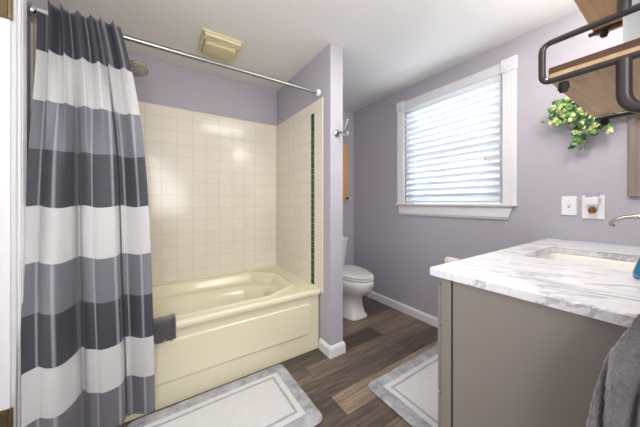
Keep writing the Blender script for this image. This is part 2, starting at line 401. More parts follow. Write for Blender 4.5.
# door casing and jamb in the left wall
d = bpy.data.objects.new('door_1', None); COL.objects.link(d); d.location = (XL, 1.05, 0); struct(d, 'white door frame on the left wall')
def at(parent, name, bm, m, smooth=False, fa=None):
    """mesh is authored in world space; move it into the parent's frame"""
    off = Vector(parent.location)
    q = parent.parent
    while q is not None: off += Vector(q.location); q = q.parent
    bmesh.ops.translate(bm, vec=-off, verts=bm.verts)
    return obj(name, bm, m, parent, smooth, flat_angle=fa)
bm = bmesh.new()
for y0, y1 in ((1.446, 1.528), (0.562, 0.644)):
    s = 1
    box(bm, XL, XL+0.012, y0, y1, 0, 2.10, 0.002, 1)
    box(bm, XL+0.010, XL+0.019, y0+0.018, y1-0.004, 0, 2.085, 0.004, 2)
    box(bm, XL+0.017, XL+0.021, y0+0.030, y1-0.030, 0, 2.08, 0.002, 1)
box(bm, XL, XL+0.012, 0.644, 1.446, 2.04, 2.10, 0.002, 1)
at(d, 'door_casing', bm, M['white'])
bm = bmesh.new()
box(bm, XL-0.11, XL+0.001, 1.434, 1.4515, 0, 2.04, 0.001, 1); box(bm, XL-0.11, XL+0.001, 0.6405, 0.656, 0, 2.04, 0.001, 1)
box(bm, XL-0.11, XL+0.001, 0.656, 1.434, 2.025, 2.04); box(bm, XL-0.075, XL-0.045, 1.422, 1.434, 0, 2.025, 0.001, 1)
at(d, 'door_jamb', bm, M['white'])
for hz in (1.865, 0.305):
    bm = bmesh.new()
    box(bm, XL-0.036, XL-0.004, 1.431, 1.4345, hz-0.045, hz+0.045, 0.001, 1)
    tube(bm, [(XL+0.004, 1.428, hz-0.046), (XL+0.004, 1.428, hz+0.046)], 0.006, 10)
    for dz in (-0.03, 0, 0.03):
        lathe(bm, [(0.004, 0), (0.003, 0.002), (0, 0.0022)], (XL-0.020+0.006*(1 if dz else -1), 1.4312, hz+dz), (0, -1, 0), 10)
    at(d, 'hinge', bm, M['brass'])
# door leaf, swung out into the hall
bm = bmesh.new(); box(bm, -1.36, XL-0.115, 1.455, 1.49, 0.01, 2.02, 0.002, 1)
for z0, z1 in ((0.2, 0.95), (1.1, 1.85)): box(bm, -1.26, -0.70, 1.449, 1.456, z0, z1, 0.004, 2)
at(d, 'door_leaf', bm, M['white'])

# ------------------------------------------------------------------ window
win = bpy.data.objects.new('window_1', None); COL.objects.link(win); win.location = (XW, 1.21, 1.1)
struct(win, 'white framed window with fluted casing and corner blocks')
def fluted(u0, u1):
    pts = [(u0, 0), (u0, 0.012), (u0+0.006, 0.017)]
    w_ = (u1-u0-0.02)/5
    for i in range(5):
        a = u0+0.01+i*w_
        pts += [(a+0.001, 0.017), (a+w_*0.3, 0.0115), (a+w_*0.7, 0.0115), (a+w_-0.001, 0.017)]
    pts += [(u1-0.006, 0.017), (u1, 0.012), (u1, 0)]
    return pts
for name, y0, y1 in (('side_casing', 0.697, 0.782), ('side_casing', 1.643, 1.728)):
    bm = bmesh.new(); prism(bm, [(XW-q, y) for y, q in fluted(y0, y1)], 'Z', 1.118, 2.069); at(win, name, bm, M['white'])
bm = bmesh.new()
pr = [(XW-q, z) for z, q in fluted(2.073, 2.148)]
prism(bm, pr, 'Y', 0.783, 1.642); at(win, 'head_casing', bm, M['white'])
for y0, y1 in ((0.690, 0.786), (1.640, 1.732)):
    bm = bmesh.new(); box(bm, XW-0.024, XW, y0, y1, 2.069, 2.160, 0.003, 2)
    lathe(bm, [(0.034, 0), (0.034, 0.003), (0.028, 0.006), (0.024, 0.003), (0.018, 0.003), (0.012, 0.007), (0, 0.008)], (XW-0.024, (y0+y1)/2, 2.1145), (-1, 0, 0), 24)
    at(win, 'corner_block', bm, M['white'])
bm = bmesh.new(); box(bm, XW-0.034, XW+0.05, 0.690, 1.735, 1.098, 1.118, 0.004, 2); at(win, 'window_sill', bm, M['white'])
bm = bmesh.new()
loft(bm, [[(XW, 0.715+d_, z), (XW, 1.71-d_*0.4, z), (XW-t, 1.71-d_*0.4, z), (XW-t, 0.715+d_, z)] for z, t, d_ in ((1.0, 0.010, 0.03), (1.012, 0.014, 0.028), (1.02, 0.018, 0.026), (1.085, 0.016, 0.004), (1.098, 0.022, 0.0))])
at(win, 'window_apron', bm, M['white'])
bm = bmesh.new()
for a in (XW+0.05, XW+0.085):
    pass
xa, xb = XW+0.06, XW+0.10
for y0, y1, z0, z1 in ((WY0, WY0+0.045, WZ0+0.02, WZ1), (WY1-0.045, WY1, WZ0+0.02, WZ1), (WY0, WY1, WZ0+0.02, WZ0+0.065), (WY0, WY1, WZ1-0.045, WZ1), (WY0, WY1, 1.56, 1.60)):
    box(bm, xa, xb, y0, y1, z0, z1, 0.003, 1)
at(win, 'window_sash', bm, M['white'])
bm = bmesh.new(); box(bm, XW+0.078, XW+0.082, WY0+0.04, WY1-0.04, WZ0+0.06, WZ1-0.04); at(win, 'window_pane', bm, M['pane'])
bm = bmesh.new()
box(bm, XW, XW+0.06, WY0, WY0+0.006, 1.118, WZ1); box(bm, XW, XW+0.06, WY1-0.006, WY1, 1.118, WZ1); box(bm, XW, XW+0.06, WY0, WY1, WZ1-0.006, WZ1)
at(win, 'window_reveal', bm, M['white'])

# blind: fills the opening between the casings
bl = thing('window_blind', 'white horizontal slat blind lowered over the whole window', 'blind', (XW-0.012, 1.21, 1.118))
bm = bmesh.new(); box(bm, XW-0.024, XW+0.03, 0.793, 1.632, 2.018, 2.066, 0.004, 2); at(bl, 'headrail', bm, M['slat'])
bm = bmesh.new(); box(bm, XW-0.02, XW+0.022, 0.795, 1.630, 1.121, 1.140, 0.004, 2); at(bl, 'bottom_rail', bm, M['slat'])
NS = 16
tilt = math.radians(-62)
for k in range(NS):
    zc = 1.168+k*(2.000-1.168)/(NS-1)
    rings = []
    for y in (0.796, 1.629):
        r = []
        for t, h in ((-1, 0), (-0.6, 0.004), (0, 0.0065), (0.6, 0.004), (1, 0), (0.6, 0.0015), (0, 0.0038), (-0.6, 0.0015)):
            a = t*0.0385; x = a*math.cos(tilt)-h*math.sin(tilt); z = a*math.sin(tilt)+h*math.cos(tilt)
            r.append((XW-0.001+x, y, zc+z))
        rings.append(r)
    bm = bmesh.new(); loft(bm, rings); at(bl, 'slat', bm, M['slat'])
for y in (0.93, 1.21, 1.50):
    bm = bmesh.new(); tube(bm, [(XW-0.0235, y, 1.135), (XW-0.0235, y, 2.02)], 0.0012, 6); at(bl, 'ladder_cord', bm, M['plate'])
bm = bmesh.new(); tube(bm, [(XW-0.028, 0.885, 2.03), (XW-0.030, 0.885, 1.48)], 0.0014, 6); cd = at(bl, 'pull_cord', bm, M['plate'])
bm = bmesh.new(); lathe(bm, [(0.002, 0), (0.005, -0.008), (0.008, -0.03), (0.0075, -0.036), (0, -0.037)], (XW-0.030, 0.885, 1.482), (0, 0, 1), 12); o = at(bl, 'cord_tassel', bm, M['pine'])
o['label'] = 'small tan wooden cord tassel'

# ------------------------------------------------------------------ bathtub
tub = thing('bathtub', 'cream built-in bathtub with a panelled front apron', 'bathtub', (0.3, 2.0, 0))
RIM = 0.463
def sdf_poly(p, V):
    """signed distance, negative inside"""
    d_ = 1e9; inside = False; n = len(V)
    for i in range(n):
        a, b = V[i], V[(i+1) % n]
        ex, ey = b[0]-a[0], b[1]-a[1]; wx, wy = p[0]-a[0], p[1]-a[1]
        t = max(0, min(1, (wx*ex+wy*ey)/(ex*ex+ey*ey))); dx, dy = wx-ex*t, wy-ey*t
        d_ = min(d_, dx*dx+dy*dy)
        if (a[1] > p[1]) != (b[1] > p[1]) and p[0] < (b[0]-a[0])*(p[1]-a[1])/(b[1]-a[1])+a[0]: inside = not inside
    return (-1 if inside else 1)*math.sqrt(d_)
def sm(a, b, x):
    t = max(0, min(1, (x-a)/(b-a))); return t*t*(3-2*t)
P1 = [(-0.26, 1.725), (0.66, 1.725), (0.85, 1.82), (0.87, 2.12), (0.74, 2.28), (-0.10, 2.28), (-0.30, 2.15)]
P2 = [(-0.16, 1.80), (0.62, 1.80), (0.75, 1.88), (0.74, 2.02), (0.62, 2.10), (-0.05, 2.17), (-0.2, 2.05)]
bm = bmesh.new(); nx, ny = 150, 86
x0, x1, y0, y1 = XL+0.002, XF0-0.0085, 1.592, YB-0.0085
rows = []
for j in range(ny+1):
    row = []; y = y0+(y1-y0)*j/ny
    for i in range(nx+1):
        x = x0+(x1-x0)*i/nx
        d1 = sdf_poly((x, y), P1)-0.05
        d2 = sdf_poly((x, y), P2)-0.04
        z = RIM+0.008*sm(0.03, 0.0, abs(d1-0.012))      # soft raised bead around the basin
        z -= 0.07*sm(0.0, -0.06, d1)
        z -= 0.27*sm(0.06, -0.14, d2)
        # raised lip at the tiled edges
        z += 0.010*sm(y1-0.03, y1-0.01, y)+0.010*sm(x1-0.03, x1-0.01, x)*sm(1.62, 1.66, y)
        z -= 0.006*sm(0.010, 0.0, y-y0)
        row.append(bm.verts.new((x, y, z)))
    rows.append(row)
for j in range(ny):
    for i in range(nx): bm.faces.new((rows[j][i], rows[j][i+1], rows[j+1][i+1], rows[j+1][i]))
# rolled front lip
prev = rows[0]
for dy, z in ((-0.003, 0.449), (-0.004, 0.444), (-0.004, 0.428), (-0.002, 0.425), (0.024, 0.425)):
    cur = [bm.verts.new((v.co.x, y0+dy, z)) for v in rows[0]]
    for i in range(nx): bm.faces.new((prev[i], cur[i], cur[i+1], prev[i+1]))
    prev = cur
at(tub, 'basin', bm, M['tub'], True, 40)
bm = bmesh.new(); nx, nz = 240, 120; rows = []
for j in range(nz+1):
    z = 0.002+(0.426-0.002)*j/nz; row = []
    for i in range(nx+1):
        x = x0+(x1-x0)*i/nx
        qx, qz = abs(x-0.30)-(0.68-0.03), abs(z-0.250)-(0.113-0.03)
        d_ = math.hypot(max(qx, 0), max(qz, 0))+min(max(qx, qz), 0)-0.03
        y = 1.612-0.009*sm(0.003, -0.004, d_)
        y += 0.004*sm(0.10, 0.0, z)*0
        row.append(bm.verts.new((x, y, z)))
    rows.append(row)
for j in range(nz):
    for i in range(nx): bm.faces.new((rows[j][i], rows[j][i+1], rows[j+1][i+1], rows[j+1][i]))
at(tub, 'apron', bm, M['tub'], True)

wc = thing('washcloth', 'dark grey washcloth draped over the front rim of the tub', 'towel', (0.02, 1.59, RIM))
bm = bmesh.new(); prof = []
pth = round_path([(1.655, 0.405), (1.632, 0.482), (1.572, 0.476), (1.567, 0.352)], 0.02, 6)if False else [Vector((0, y, z)) for y, z in ((1.672, 0.478), (1.65, 0.482), (1.625, 0.481), (1.60, 0.478), (1.584, 0.470), (1.578, 0.455), (1.577, 0.43), (1.577, 0.415), (1.578, 0.395), (1.579, 0.378))]
rings = []
NX = 26
for i in range(NX+1):
    x = -0.10+0.192*i/NX; o_ = []; inn = []
    for k, p in enumerate(pth):
        f = k/(len(pth)-1)
        wob = 0.004*math.sin(i*0.9+k*0.35)+0.003*math.sin(i*2.1)
        zz_ = p.z+(wob if k > 6 else wob*0.4)
        o_.append((x+0.004*math.sin(k*0.9), p.y-0.006-abs(wob)*0.7-0.002, zz_+0.006))
        inn.append((x+0.004*math.sin(k*0.9), p.y+0.0015, zz_-0.001))
    rings.append(o_+inn[::-1])
loft(bm, rings); cl = at(wc, 'cloth', bm, M['washcloth'], True)
bm = bmesh.new(); loft(bm, [[(x, q.y-0.011-e, q.z+0.009+e*(k < 4)) for k, q in enumerate(pth)]+[(x, q.y-0.004, q.z+0.003) for q in pth[::-1]] for x, e in ((0.074, 0), (0.078, 0.004), (0.088, 0.004), (0.094, 0.0))])
at(wc, 'hem', bm, M['washcloth'], True)

# ------------------------------------------------------------------ rod, curtain, liner, shower head
ZR, YRod = 1.966, 1.600
rod = thing('shower_curtain_rod', 'chrome tension rod spanning the tub from wall to partition', 'curtain rod', (0.3, YRod, ZR))
bm = bmesh.new(); tube(bm, [(XL+0.06, YRod, ZR), (0.25, YRod, ZR)], 0.0135, 20); tube(bm, [(0.24, YRod, ZR), (XF0-0.03, YRod, ZR)], 0.0115, 20)
at(rod, 'rod_tube', bm, M['steel'], True, 40)
bm = bmesh.new(); tube(bm, [(XL+0.012, YRod, ZR), (XL+0.115, YRod, ZR)], 0.0165, 20); o = at(rod, 'sleeve', bm, M['sleeve'], True, 40); o['label'] = 'white plastic sleeve'
for x, s in ((XL, 1), (XF0-0.008, -1)):
    bm = bmesh.new(); lathe(bm, [(0.0, 0), (0.024, 0), (0.026, 0.006), (0.025, 0.022), (0.018, 0.030), (0.0, 0.031)], (x, YRod, ZR), (s, 0, 0), 24)
    at(rod, 'end_cap', bm, M['sleeve'] if s < 0 else M['chrome'], True, 40)

cur = thing('shower_curtain', 'grey, white and charcoal banded fabric shower curtain gathered at the left', 'shower curtain', (-0.25, 1.56, 0.08))
def curtain_pt(s, z):
    """s 0..1 across the cloth, z height"""
    t = (1.985-z)/1.91                       # 0 top, 1 bottom
    xl = -0.447+0.026*sm(0.55, 0.0, t)+0.026*sm(0.55, 1.0, t)
    xr = -0.138+0.118*(1-math.exp(-4.2*t))+0.022*t
    e = min(1, s*9)                          # the wall-side edge hangs straight
    ss = s+(0.020*math.sin(2*PI*s*2+0.7)+0.012*math.sin(2*PI*s*5))*e*min(1, (1-s)*9)
    k = sm(0.03, 0.40, t)
    x = xl+(xr-xl)*ss
    yc = 1.557-0.024*sm(0.0, 0.35, t)-0.006*t-0.050*(1-s)**1.5*sm(0.1, 1.0, t)-0.075*max(0, 1-s/0.45)*sm(0.5, 1.0, t)
    hi = math.sin(2*PI*6.5*s-0.9)+0.25*math.sin(2*PI*13*s)
    # broad smooth panels with two deep valleys further down
    lo = 0.75*math.sin(2*PI*2.6*s+0.9+0.4*t)+0.10*math.sin(2*PI*6.5*s+2)
    for c_, w_, d_ in ((0.70, 0.022, 1.5), (0.37, 0.025, 1.3), (0.45, 0.05, -0.8)): lo += d_*math.exp(-((s-c_)/w_)**2)
    a = 0.023*(1-k)+0.034*k
    y = yc+a*e*(hi*(1-k)+lo*k)+0.003*math.sin(5*z+9*s)
    x += (0.004*(1-k)*math.sin(2*PI*6.5*s*2-1.8)+0.008*k*math.cos(2*PI*2.6*s+0.9))*e
    if z < 0.5: y = min(y, 1.580)
    return x, y
bm = bmesh.new(); uvl = bm.loops.layers.uv.new('UVMap'); NU, NV = 300, 120; rows = []
for j in range(NV+1):
    row = []
    for i in range(NU+1):
        s = i/NU; zt = 1.992-0.045*sm(0.13, 0.09, s); zb = 0.084+0.012*math.sin(6*s)
        z = zb+(zt-zb)*j/NV; x, y = curtain_pt(s, z)
        # bands dip where the cloth is pulled sideways
        row.append((bm.verts.new((x, y, z)), s*1.75, (z-0.006*math.sin(2*PI*3.1*s)*sm(1.9, 1.0, z))/2))
    rows.append(row)
for j in range(NV):
    for i in range(NU):
        q = (rows[j][i], rows[j][i+1], rows[j+1][i+1], rows[j+1][i])
        f = bm.faces.new([a[0] for a in q])
        for l, a in zip(f.loops, q): l[uvl].uv = (a[1], a[2])
fab = at(cur, 'fabric', bm, M['curtain'], True)
md = fab.modifiers.new('thickness', 'SOLIDIFY'); md.thickness = 0.0016; md.offset = 0
for i, x in enumerate((-0.372, -0.325, -0.285, -0.235, -0.195, -0.155)):
    bm = bmesh.new(); tube(bm, [(x+0.003*math.sin(a*2), YRod+0.0205*math.cos(a), ZR+0.0205*math.sin(a)) for a in [2*PI*k/20 for k in range(21)]], 0.0018, 6)
    at(cur, 'curtain_ring', bm, M['chrome'], True)

ln = thing('shower_liner', 'cream vinyl shower liner hanging behind the banded curtain', 'shower curtain', (-0.42, 1.66, 0.5))
bm = bmesh.new(); rows = []
for j in range(61):
    z = 0.505+(1.945-0.505)*j/60; row = []
    for i in range(121):
        s = i/120; t = (1.945-z)/1.44
        x = -0.447+(0.20+0.05*t)*s; y = 1.628+0.085*sm(0, 0.5, t)+0.014*math.sin(2*PI*6*s+t)
        if z < 0.6: y += 0.0
        row.append(bm.verts.new((x, y, z)))
    rows.append(row)
for j in range(60):
    for i in range(120): bm.faces.new((rows[j][i], rows[j][i+1], rows[j+1][i+1], rows[j+1][i]))
o = at(ln, 'vinyl_sheet', bm, M['liner'], True); md = o.modifiers.new('thickness', 'SOLIDIFY'); md.thickness = 0.0012
for x in (-0.44, -0.40, -0.36, -0.32, -0.28):
    bm = bmesh.new(); tube(bm, [(x, YRod+0.014+0.030*math.cos(a), ZR-0.008+0.030*math.sin(a)) for a in [2*PI*k/20 for k in range(21)]], 0.0016, 6)
    at(ln, 'liner_ring', bm, M['chrome'], True)

sh = thing('overhead_shower', 'round chrome shower head showing beside the curtain top', 'shower head', (XL+0.008, 1.98, 2.0))
bm = bmesh.new(); tube(bm, round_path([(XL+0.008, 1.98, 2.02), (-0.20, 1.98, 2.045), (-0.10, 1.98, 2.005)], 0.08, 8), 0.0085, 14); at(sh, 'arm', bm, M['chrome'], True)
bm = bmesh.new(); lathe(bm, [(0, 0), (0.028, 0), (0.026, 0.006), (0.012, 0.012), (0, 0.012)], (XL+0.008, 1.98, 2.02), (1, 0, 0), 24); at(sh, 'wall_flange', bm, M['chrome'], True, 40)
ax = Vector((0.10, -0.25, -0.97)).normalized(); c0 = Vector((-0.105, 1.98, 2.012))
bm = bmesh.new(); lathe(bm, [(0, -0.01), (0.013, -0.008), (0.016, 0.006), (0.030, 0.016), (0.066, 0.024), (0.073, 0.030), (0.073, 0.038), (0.068, 0.041), (0, 0.041)], c0, ax, 40); at(sh, 'spray_head', bm, M['chrome'], True, 35)
u = ax.cross(Vector((0, 1, 0))).normalized(); v = ax.cross(u); bm = bmesh.new()
for rr, nn in ((0.0, 1), (0.015, 6), (0.030, 12), (0.045, 18), (0.060, 24)):
    for k in range(nn):
        a = 2*PI*k/nn; lathe(bm, [(0.0055, 0), (0.0040, 0.003), (0, 0.0032)], c0+ax*0.0405+u*rr*math.cos(a)+v*rr*math.sin(a), ax, 6)
o = at(sh, 'nozzles', bm, M['rubber']); 

# ------------------------------------------------------------------ ceiling fan / light
fn = thing('exhaust_fan', 'yellowed square exhaust fan cover with lens on ceiling above tub', 'fan', (0.40, 1.95, H))
bm = bmesh.new(); box(bm, 0.262, 0.535, 1.812, 2.085, H-0.012, H, 0.004, 2); at(fn, 'housing', bm, M['fan'])
bm = bmesh.new()
box(bm, 0.270, 0.527, 1.818, 1.834, H-0.034, H-0.012, 0.004, 2); box(bm, 0.270, 0.527, 1.842, 1.858, H-0.034, H-0.012, 0.004, 2)
box(bm, 0.270, 0.527, 1.866, 1.876, H-0.034, H-0.012, 0.003, 2)
box(bm, 0.270, 0.283, 1.818, 2.075, H-0.034, H-0.012, 0.004, 2); box(bm, 0.514, 0.527, 1.818, 2.075, H-0.034, H-0.012, 0.004, 2)
box(bm, 0.270, 0.527, 2.062, 2.075, H-0.034, H-0.012, 0.004, 2); at(fn, 'grille', bm, M['fan'])
bm = bmesh.new(); box(bm, 0.284, 0.513, 1.835, 1.866, H-0.018, H-0.0125); at(fn, 'slot', bm, M['fan_dark'])
bm = bmesh.new()
loft(bm, [superring(0.398, 1.968, a, b, z, 7, 48) for a, b, z in ((0.113, 0.090, H-0.013), (0.113, 0.090, H-0.040), (0.108, 0.085, H-0.052), (0.092, 0.070, H-0.058))])
at(fn, 'lens', bm, M['lens'], True, 40)

# ------------------------------------------------------------------ toilet
XT = 1.665
to = thing('toilet', 'white two-piece toilet beside the partition with its lid down', 'toilet', (XT, 2.1, 0))
bm = bmesh.new()
def egg(cy, a, bback, bfront, z, e=2.1, n=56): return superring(XT, cy, a, bback, z, e, n, front=bfront)
loft(bm, [egg(2.02, 0.125, 0.20, 0.235, 0.0, 4), egg(2.02, 0.125, 0.20, 0.235, 0.012, 4), egg(2.02, 0.112, 0.19, 0.215, 0.03, 3.6), egg(2.02, 0.103, 0.19, 0.20, 0.10, 3.2),
          egg(2.02, 0.100, 0.20, 0.195, 0.16, 3.0), egg(2.02, 0.112, 0.20, 0.215, 0.205, 2.7), egg(2.02, 0.145, 0.20, 0.285, 0.245, 2.4), egg(2.02, 0.172, 0.20, 0.325, 0.285, 2.25),
          egg(2.02, 0.186, 0.20, 0.345, 0.325, 2.15), egg(2.02, 0.188, 0.20, 0.350, 0.355, 2.1), egg(2.02, 0.182, 0.195, 0.342, 0.377, 2.1), egg(2.02, 0.172, 0.185, 0.332, 0.384, 2.1)])
at(to, 'bowl', bm, M['china'], True, 60)
bm = bmesh.new()
loft(bm, [egg(2.05, a*0.186, 0.155*a, 0.380*a, z, 2.15) for a, z in ((0.97, 0.387), (1.0, 0.391), (1.0, 0.401), (0.98, 0.405))]); at(to, 'seat', bm, M['china'], True, 40)
bm = bmesh.new()
loft(bm, [egg(2.05, a*0.186, 0.155*a, 0.378*a, z, 2.15) for a, z in ((0.97, 0.408), (0.995, 0.412), (0.995, 0.421), (0.965, 0.428), (0.80, 0.432), (0.4, 0.434))]); at(to, 'lid', bm, M['china'], True, 40)
for x in (XT-0.07, XT+0.07):
    bm = bmesh.new(); tube(bm, [(x-0.02, 2.208, 0.405), (x+0.02, 2.208, 0.405)], 0.011, 12); at(to, 'seat_hinge', bm, M['china'], True, 50)
bm = bmesh.new()
loft(bm, [superring(XT, cy, a, b, z, 5, 56) for cy, a, b, z in ((2.32, 0.16, 0.075, 0.375), (2.32, 0.178, 0.086, 0.40), (2.322, 0.196, 0.091, 0.50), (2.322, 0.210, 0.096, 0.62), (2.322, 0.214, 0.098, 0.684))]); at(to, 'tank', bm, M['china'], True, 50)
bm = bmesh.new()
loft(bm, [superring(XT, 2.322, a, b, z, 5, 56) for a, b, z in ((0.216, 0.098, 0.685), (0.226, 0.104, 0.690), (0.226, 0.104, 0.712), (0.218, 0.098, 0.720), (0.15, 0.06, 0.722))]); at(to, 'tank_lid', bm, M['china'], True, 40)
bm = bmesh.new(); lathe(bm, [(0.014, 0), (0.014, 0.012), (0, 0.013)], (XT-0.15, 2.227, 0.63), (0, -1, 0), 16); tube(bm, [(XT-0.15, 2.212, 0.63), (XT-0.08, 2.208, 0.622)], [0.006, 0.008], 10); at(to, 'flush_handle', bm, M['chrome'], True, 40)
for x in (XT-0.118, XT+0.118):
    bm = bmesh.new(); lathe(bm, [(0.013, 0), (0.012, 0.010), (0.006, 0.016), (0, 0.017)], (x, 2.06, 0.012), (0, 0, 1), 14)
    at(to, 'bolt_cap', bm, M['china'], True)

# pine board with a peg on the back wall
pb = thing('wall_plaque', 'narrow orange pine board hung on the wall over the toilet', 'wall decor', (1.90, YB, 1.5))
bm = bmesh.new(); box(bm, 1.80, 2.022, YB-0.018, YB, 1.20, 1.835, 0.004, 2); at(pb, 'board', bm, M['pine'])
bm = bmesh.new(); box(bm, 1.83, 2.0, YB-0.03, YB-0.018, 1.135, 1.215, 0.003, 2) ; at(pb, 'lower_rail', bm, M['pine'])
bm = bmesh.new(); lathe(bm, [(0.008, 0), (0.008, 0.016), (0.016, 0.024), (0.014, 0.034), (0, 0.036)], (1.978, YB-0.03, 1.175), (0, -1, 0), 16); at(pb, 'peg', bm, M['rubber'], True, 40)

# robe hook on the partition end
hk = thing('robe_hook', 'chrome double robe hook on the end of the partition', 'hook', (1.118, YF, 1.64))
bm = bmesh.new(); lathe(bm, [(0, 0), (0.026, 0), (0.027, 0.004), (0.022, 0.009), (0.010, 0.014), (0, 0.014)], (1.118, YF, 1.637), (0, -1, 0), 28); at(hk, 'backplate', bm, M['steel'], True, 35)
bm = bmesh.new(); tube(bm, [(1.118, YF-0.010, 1.637), (1.128, YF-0.035, 1.641), (1.136, YF-0.056, 1.637)], [0.010, 0.008, 0.010], 12)
tube(bm, [(1.136, YF-0.054, 1.637), (1.144, YF-0.064, 1.668), (1.152, YF-0.074, 1.690), (1.156, YF-0.080, 1.716)], [0.0065, 0.006, 0.006, 0.006], 12)
tube(bm, [(1.136, YF-0.054, 1.637), (1.138, YF-0.058, 1.616), (1.144, YF-0.068, 1.604), (1.152, YF-0.078, 1.610), (1.154, YF-0.082, 1.622)], [0.0065, 0.006, 0.006, 0.006, 0.006], 12)
at(hk, 'prongs', bm, M['steel'], True)
for p in ((1.156, YF-0.080, 1.720), (1.154, YF-0.082, 1.626)):
    bm = bmesh.new(); bmesh.ops.create_uvsphere(bm, u_segments=14, v_segments=10, radius=0.0095, matrix=Matrix.Translation(p))
    at(hk, 'ball_tip', bm, M['chrome'], True)

# ------------------------------------------------------------------ bath mats
def mat(name, label, x0, x1, y0, y1):
    hx, hy = (x1-x0)/2, (y1-y0)/2
    t = thing(name, label, 'bath mat', ((x0+x1)/2, (y0+y1)/2, 0), 'grey and white bordered bath mats')
    R = 0.045
    def ring(inset, z, wav=0):
        out = []
        for cx, cy, a0 in ((hx-R, hy-R, 0), (-hx+R, hy-R, PI/2), (-hx+R, -hy+R, PI), (hx-R, -hy+R, 3*PI/2)):
            for k in range(9):
                a = a0+PI/2*k/8; out.append((cx+(R-inset)*math.cos(a), cy+(R-inset)*math.sin(a), z))
        return out
    bm = bmesh.new(); loft(bm, [ring(0.004, 0.0015), ring(0, 0.005), ring(0.0, 0.007)]); o = obj('backing', bm, M['rubber'], t)
    # pile: grid so that it can undulate, clipped to the rounded outline
    bm = bmesh.new(); nx, ny = int(hx*2/0.008), int(hy*2/0.008); rows = []
    for j in range(ny+1):
        row = []
        for i in range(nx+1):
            x = -hx+2*hx*i/nx; y = -hy+2*hy*j/ny
            qx, qy = abs(x)-(hx-R), abs(y)-(hy-R)
            if qx > 0 and qy > 0:
                l = math.hypot(qx, qy); m_ = max(qx, qy)
                if l > 1e-6: x = math.copysign(hx-R+qx*m_/l, x); y = math.copysign(hy-R+qy*m_/l, y)
            e = min(hx-abs(x), hy-abs(y)); qx, qy = abs(x)-(hx-R), abs(y)-(hy-R)
            if qx > 0 and qy > 0: e = R-math.hypot(qx, qy)
            e = max(e, 0)
            z = 0.007+0.013*(1-(1-min(1, e/0.014))**2)
            z += (0.0012*noise.noise(Vector((x*60, y*60, 3)))+0.002*noise.noise(Vector((x*9, y*9, hx))))*min(1, e/0.01)
            for dd in (0.075, 0.113): z -= 0.0025*max(0, 1-abs(min(hx-abs(x), hy-abs(y))-dd)/0.007)
            row.append(bm.verts.new((x, y, z)))
        rows.append(row)
    for j in range(ny):
        for i in range(nx): bm.faces.new((rows[j][i], rows[j][i+1], rows[j+1][i+1], rows[j+1][i]))
    obj('pile', bm, rug_mat(hx, hy), t, True)
    return t
mat('bath_mat', 'grey bordered white bath mat lying along the front of the tub', -0.125, 0.735, 1.055, 1.588)
m2 = mat('bath_mat', 'grey bordered white bath mat on the floor in front of the vanity', 1.072, 1.93, 0.60, 1.118)

# ------------------------------------------------------------------ vanity
VX0, VX1 = 0.842, XW-0.002
YV = 0.492
va = thing('vanity_cabinet', 'taupe painted bathroom vanity cabinet under the marble top', 'cabinet', (1.48, 0.25, 0))
bm = bmesh.new()
box(bm, VX0+0.004, VX0+0.020, YR+0.002, YV-0.028, 0.09, 0.866); box(bm, VX1-0.016, VX1, YR+0.002, YV-0.028, 0.09, 0.866)
box(bm, VX0+0.020, VX1-0.016, YR+0.002, YR+0.012, 0.09, 0.866); box(bm, VX0+0.020, VX1-0.016, YR+0.012, YV-0.028, 0.09, 0.11); box(bm, VX0+0.020, VX1-0.016, YV-0.044, YV-0.028, 0.11, 0.866); box(bm, VX0+0.03, VX1, YR+0.002, YV-0.07, 0.0, 0.09)
at(va, 'body', bm, M['cabinet'])
bm = bmesh.new()
box(bm, VX0-0.003, VX0+0.04, YV-0.030, YV+0.004, 0.0, 0.866, 0.002, 1); box(bm, VX1-0.04, VX1, YV-0.030, YV+0.004, 0, 0.866, 0.002, 1)
box(bm, VX0+0.04, VX1-0.04, YV-0.028, YV+0.003, 0.836, 0.866); box(bm, VX0+0.04, VX1-0.04, YV-0.028, YV+0.003, 0.09, 0.12)
at(va, 'face_frame', bm, M['cabinet'])
bm = bmesh.new(); box(bm, VX0, VX0+0.004, YR+0.002, YV-0.036, 0.0, 0.866, 0.001, 1); at(va, 'side_panel', bm, M['cabinet'])
bm = bmesh.new(); box(bm, VX0+0.002, VX0+0.004, YV-0.036, YV-0.030, 0.0, 0.866); at(va, 'panel_groove', bm, M['gapdark'])
def front(x0, x1, z0, z1, name):
    bm = bmesh.new(); box(bm, x0, x1, YV+0.003, YV+0.012, z0, z1, 0.002, 1)
    for a in ((x0, x1, z0, z0+0.045), (x0, x1, z1-0.045, z1), (x0, x0+0.045, z0+0.045, z1-0.045), (x1-0.045, x1, z0+0.045, z1-0.045)):
        box(bm, a[0], a[1], YV+0.010, YV+0.019, a[2], a[3], 0.0015, 1)
    return at(va, name, bm, M['cabinet'])
for z0, z1 in ((0.697, 0.838), (0.457, 0.688), (0.125, 0.448)): front(VX0+0.002, 1.23, z0, z1, 'drawer')
front(1.24, 1.655, 0.125, 0.838, 'door'); front(1.662, VX1-0.01, 0.125, 0.838, 'door')

